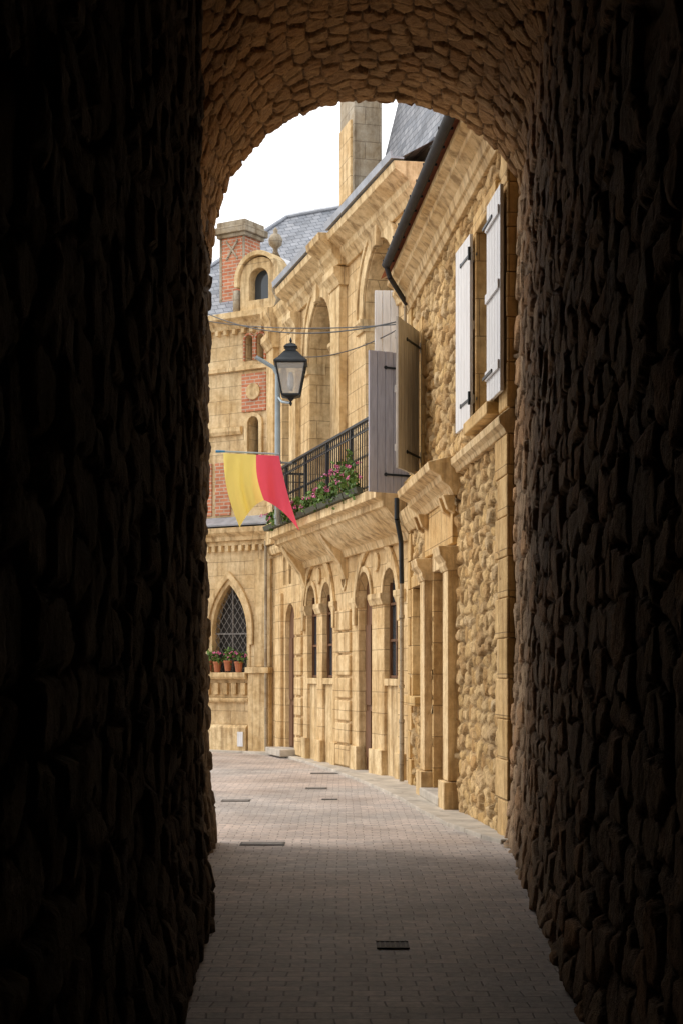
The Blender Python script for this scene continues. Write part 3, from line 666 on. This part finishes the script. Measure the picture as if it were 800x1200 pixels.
ring('dormer_hood', arch(dc, 0.56, 9.55, 9.68), arch(dc, 0.47, 9.55, 9.68), -0.3, 0.10, M_trim, C)
MB().box(dc-0.3, dc+0.3, -0.25, -0.2, 9.1, 10.1).done('dormer_glass', M_glass, C)
mb = MB(); n = 16
for k in range(n):
    a0 = math.pi*k/n; a1 = math.pi*(k+1)/n
    p = lambda a, v: (dc-0.55*math.cos(a), v, 9.66+0.57*math.sin(a))
    mb.poly([p(a0, -0.28), p(a1, -0.28), p(a1, -2.2), p(a0, -2.2)])
mb.done('dormer_barrel_roof', M_whshut, C)
mb = MB().box(-0.24, -0.12, -0.3, 0.05, 9.06, 9.5).box(0.84, 0.96, -0.3, 0.05, 9.06, 9.5)
mb.lathe(dc-0.13, -0.4, [(0.10, 10.2), (0.05, 10.30), (0.05, 10.36), (0.13, 10.44), (0.15, 10.54), (0.10, 10.64), (0.04, 10.68), (0.05, 10.74), (0.01, 10.80)])
mb.lathe(-0.15, 0.0, [(0.10, 9.06), (0.06, 9.2), (0.14, 9.36), (0.15, 9.45), (0.05, 9.55), (0.01, 9.65)])
mb.done('finials', M_grey, C, smooth=True)
MB().box(1.36, 1.98, -1.5, -0.9, 8.9, 10.92).done('brick_chimney', M_brick, C, 0.01)
mb = MB().box(1.30, 2.04, -1.56, -0.84, 10.92, 11.0).box(1.24, 2.10, -1.62, -0.78, 11.0, 11.14).box(1.30, 2.04, -1.56, -0.84, 11.14, 11.26)
mb.box(1.34, 1.40, -0.91, -0.885, 9.0, 10.92).box(1.94, 2.0, -0.91, -0.885, 9.0, 10.92)
mb.cyl((1.52, -0.885, 10.45), (1.82, -0.885, 10.85), 0.025, n=6).cyl((1.82, -0.885, 10.45), (1.52, -0.885, 10.85), 0.025, n=6)
mb.done('chimney_cap', M_grey, C, 0.01)
MB().poly([(-1.5, -0.25, 9.07), (4.6, -0.25, 9.07), (2.7, -4.5, 12.35), (-1.5, -4.5, 12.35)]).poly([(4.6, -0.25, 9.07), (4.6, -8.5, 9.07), (2.7, -4.5, 12.35)]).poly([(-1.5, -8.5, 9.07), (4.6, -8.5, 9.07), (2.7, -4.5, 12.35), (-1.5, -4.5, 12.35)]).done('slate_roof', M_slate, C)
MB().poly([(4.6, -0.1, 9.08), (9, -0.1, 9.08), (9, -3, 10.8), (4.6, -3, 10.8)]).poly([(4.6, -6, 9.08), (9, -6, 9.08), (9, -3, 10.8), (4.6, -3, 10.8)]).done('lower_slate_roof', M_slate, C)
MB().cyl((2.7, -4.5, 12.38), (-1.5, -4.5, 12.38), 0.06).cyl((2.7, -4.5, 12.38), (4.6, -0.25, 9.1), 0.05).done('ridge_caps', M_zinc, C)
plant('potted_geraniums', C, [(0.78, 0.1, 1.90, 0.13, 0.09, 0.13), (1.05, 0.1, 1.92, 0.15, 0.09, 0.15), (1.32, 0.1, 1.90, 0.14, 0.09, 0.13), (1.55, 0.1, 1.92, 0.14, 0.09, 0.16)], 110, 0.026, 7, M_terr)
MB().cyl((0.05, 0.17, 0.05), (0.05, 0.17, 4.3), 0.03, n=12).done('downpipe', M_grey, C)
MB().box(0.62, 0.76, 0.162, 0.18, 0.12, 0.42).done('meter_box', M_whshut, C)

# ------------------------------------------------------------------ street lamp (post clamped to the balcony end)
S = empty('street_lamp')
px, py = -1.11, 28.2; lx, ly = -0.87, 27.8
mb = MB().lathe(px, py, [(0.03, 4.2), (0.05, 4.22), (0.055, 4.6), (0.045, 6.85)], 12)
for zz in (4.35, 5.3): mb.cyl((px, py, zz), (px+0.33, py+0.2, zz), 0.018).cyl((px, py, zz-0.03), (px, py, zz+0.03), 0.065)
mb.cyl((px, py, 6.83), (px-0.06, py, 6.95), 0.042).cyl((px-0.06, py, 6.95), (px-0.38, py-0.05, 7.13), 0.036)
mb.cyl((px, py, 6.45), (px+0.08, py-0.15, 6.33), 0.022).cyl((px+0.08, py-0.15, 6.33), (lx, ly, 6.27), 0.022)
mb.done('post', M_pole, S)
r2 = math.sqrt(2); q = math.pi/4; SC = 0.92
def LZ(z): return 6.22+(z-6.42)*SC
def lp(pr): return [(r*SC, LZ(z)) for r, z in pr]
mb = MB()
mb.lathe(lx, ly, lp([(0.02, 6.42), (0.04, 6.47), (0.02, 6.50), (0.09, 6.56), (0.17*r2, 6.60), (0.17*r2, 6.63)]), 4, q)
for a in range(4):
    t_ = q+a*math.pi/2; c_, s_ = math.cos(t_)*r2*SC, math.sin(t_)*r2*SC; c2, s2 = math.cos(t_+math.pi/2)*r2*SC, math.sin(t_+math.pi/2)*r2*SC
    mb.cyl((lx+0.165*c_, ly+0.165*s_, LZ(6.62)), (lx+0.275*c_, ly+0.275*s_, LZ(7.20)), 0.016, n=6)
    mb.cyl((lx+0.275*c_, ly+0.275*s_, LZ(7.20)), (lx+0.275*c2, ly+0.275*s2, LZ(7.20)), 0.018, n=6)
mb.lathe(lx, ly, lp([(0.31*r2, 7.20), (0.31*r2, 7.23), (0.24*r2, 7.29), (0.13*r2, 7.42), (0.10*r2, 7.44), (0.10*r2, 7.50), (0.13*r2, 7.51), (0.08*r2, 7.57), (0.02, 7.60), (0.035, 7.64), (0.01, 7.70)]), 4, q)
mb.done('lantern_frame', M_iron, S)
MB().lathe(lx, ly, lp([(0.16*r2, 6.63), (0.268*r2, 7.19)]), 4, q).done('lantern_glass', M_lglass, S)
MB().lathe(lx, ly, lp([(0.03, 6.7), (0.06, 6.8), (0.06, 6.95), (0.03, 7.05)]), 12).done('bulb', M_whshut, S, smooth=True)

# ------------------------------------------------------------------ banner, blown out over the street
F = empty('banner_flag')
fy = 28.0
def pw(a, b, dy=0):
    K = (fy+dy)/1892
    return (((a-400)*K), fy+dy, 1.6+(790-b)*K)
MB().cyl(pw(262, 529), pw(327, 532), 0.015).done('flagpole', M_pole, F)
MB().cyl(pw(253, 529), pw(264, 529), 0.024, 0.018).done('flagpole_tip', M_blue, F)
nu, nv = 56, 44
topx = lambda s: (262+65*s, 531+3*s)
def bot(s):
    if s < 0.6: t_ = s/0.6; return (281+29*t_, 618-32*t_-6*math.sin(math.pi*t_))
    t_ = (s-0.6)/0.4; return (310+41*t_, 586+36*t_-5*math.sin(math.pi*t_))
vs = []
for i in range(nu+1):
    s_ = i/nu; a = topx(s_); b = bot(s_)
    for j in range(nv+1):
        w = j/nv
        X = a[0]*(1-w)+b[0]*w - 5*math.sin(math.pi*w)*(1-s_*0.6)
        Z = a[1]*(1-w)+b[1]*w
        dy = (0.02+0.08*w)*math.sin(s_*15+w*2.5)+0.03*w*math.sin(s_*37+w*5) - 1.15*w*s_ - 0.1
        vs.append(pw(X, Z, dy))
cut = int(nu*0.6)
for nme, lo_, hi_, mt in (('yellow_half', 0, cut, M_yel), ('red_half', cut, nu, M_red)):
    fs = [(i*(nv+1)+j, (i+1)*(nv+1)+j, (i+1)*(nv+1)+j+1, i*(nv+1)+j+1) for i in range(lo_, hi_) for j in range(nv)]
    me = bpy.data.meshes.new(nme); me.from_pydata(vs, [], fs); bm = bmesh.new(); bm.from_mesh(me)
    bmesh.ops.delete(bm, geom=[v for v in bm.verts if not v.link_faces], context='VERTS'); bm.to_mesh(me); bm.free()
    link(nme, me, mt, F, True)

# ------------------------------------------------------------------ overhead cables
def cable(p0, p1, sag, r=0.010):
    cu = bpy.data.curves.new('overhead_cable', 'CURVE'); cu.dimensions = '3D'; cu.bevel_depth = r; cu.bevel_resolution = 2
    sp = cu.splines.new('POLY'); n = 24; sp.points.add(n)
    for k in range(n+1):
        t_ = k/n; sp.points[k].co = (p0[0]+(p1[0]-p0[0])*t_, p0[1]+(p1[1]-p0[1])*t_, p0[2]+(p1[2]-p0[2])*t_-sag*4*t_*(1-t_), 1)
    o = bpy.data.objects.new('overhead_cable', cu); cu.materials.append(M_iron); COL.objects.link(o)
cable((0.86, 23.05, 6.65), (-2.75, 33.4, 9.05), 0.28, 0.011)
cable((0.86, 23.05, 6.60), (-2.75, 33.4, 8.90), 0.10, 0.009)
cable((0.80, 23.2, 6.55), (-1.3, 32.6, 8.1), 0.22, 0.009)

# ------------------------------------------------------------------ light
w = bpy.data.worlds.new('World'); scene.world = w; w.use_nodes = True; nt = w.node_tree
bg = nt.nodes['Background']; sky = nt.nodes.new('ShaderNodeTexSky'); sky.sky_type = 'NISHITA'; sky.sun_disc = False
to = Vector((-0.78, 0.26, 0.88)).normalized()
sky.sun_elevation = math.asin(to.z); sky.sun_rotation = math.atan2(to.x, to.y) % (2*math.pi)
sky.dust_density = 3.0; sky.air_density = 1.0
hs = nt.nodes.new('ShaderNodeHueSaturation'); hs.inputs['Saturation'].default_value = 0.25; hs.inputs['Value'].default_value = 1.0
nt.links.new(sky.outputs[0], hs.inputs['Color'])
mx = nt.nodes.new('ShaderNodeMix'); mx.data_type = 'RGBA'; mx.inputs[0].default_value = 0.85
nt.links.new(hs.outputs[0], mx.inputs[6]); mx.inputs[7].default_value = (12.2, 12.2, 12.3, 1)
nt.links.new(mx.outputs[2], bg.inputs[0]); bg.inputs[1].default_value = 0.15
sd = bpy.data.lights.new('sun', 'SUN'); sd.energy = 1.5; sd.angle = math.radians(24); sd.color = (1.0, 0.95, 0.87)
so = bpy.data.objects.new('sun', sd); COL.objects.link(so); so.rotation_euler = to.to_track_quat('Z', 'Y').to_euler(); so.location = (-10, 10, 20)

# ------------------------------------------------------------------ camera
cd = bpy.data.cameras.new('camera'); cam = bpy.data.objects.new('camera', cd); COL.objects.link(cam)
cam.location = (0, 0, 1.6); cam.rotation_euler = (math.pi/2, 0, 0)
cd.sensor_fit = 'VERTICAL'; cd.sensor_height = 22.2; cd.lens = 35.0; cd.shift_y = 190/1200
cd.clip_end = 1000; cd.clip_start = 0.05
scene.camera = cam
scene.view_settings.view_transform = 'Standard'; scene.view_settings.look = 'None'; scene.view_settings.exposure = 0
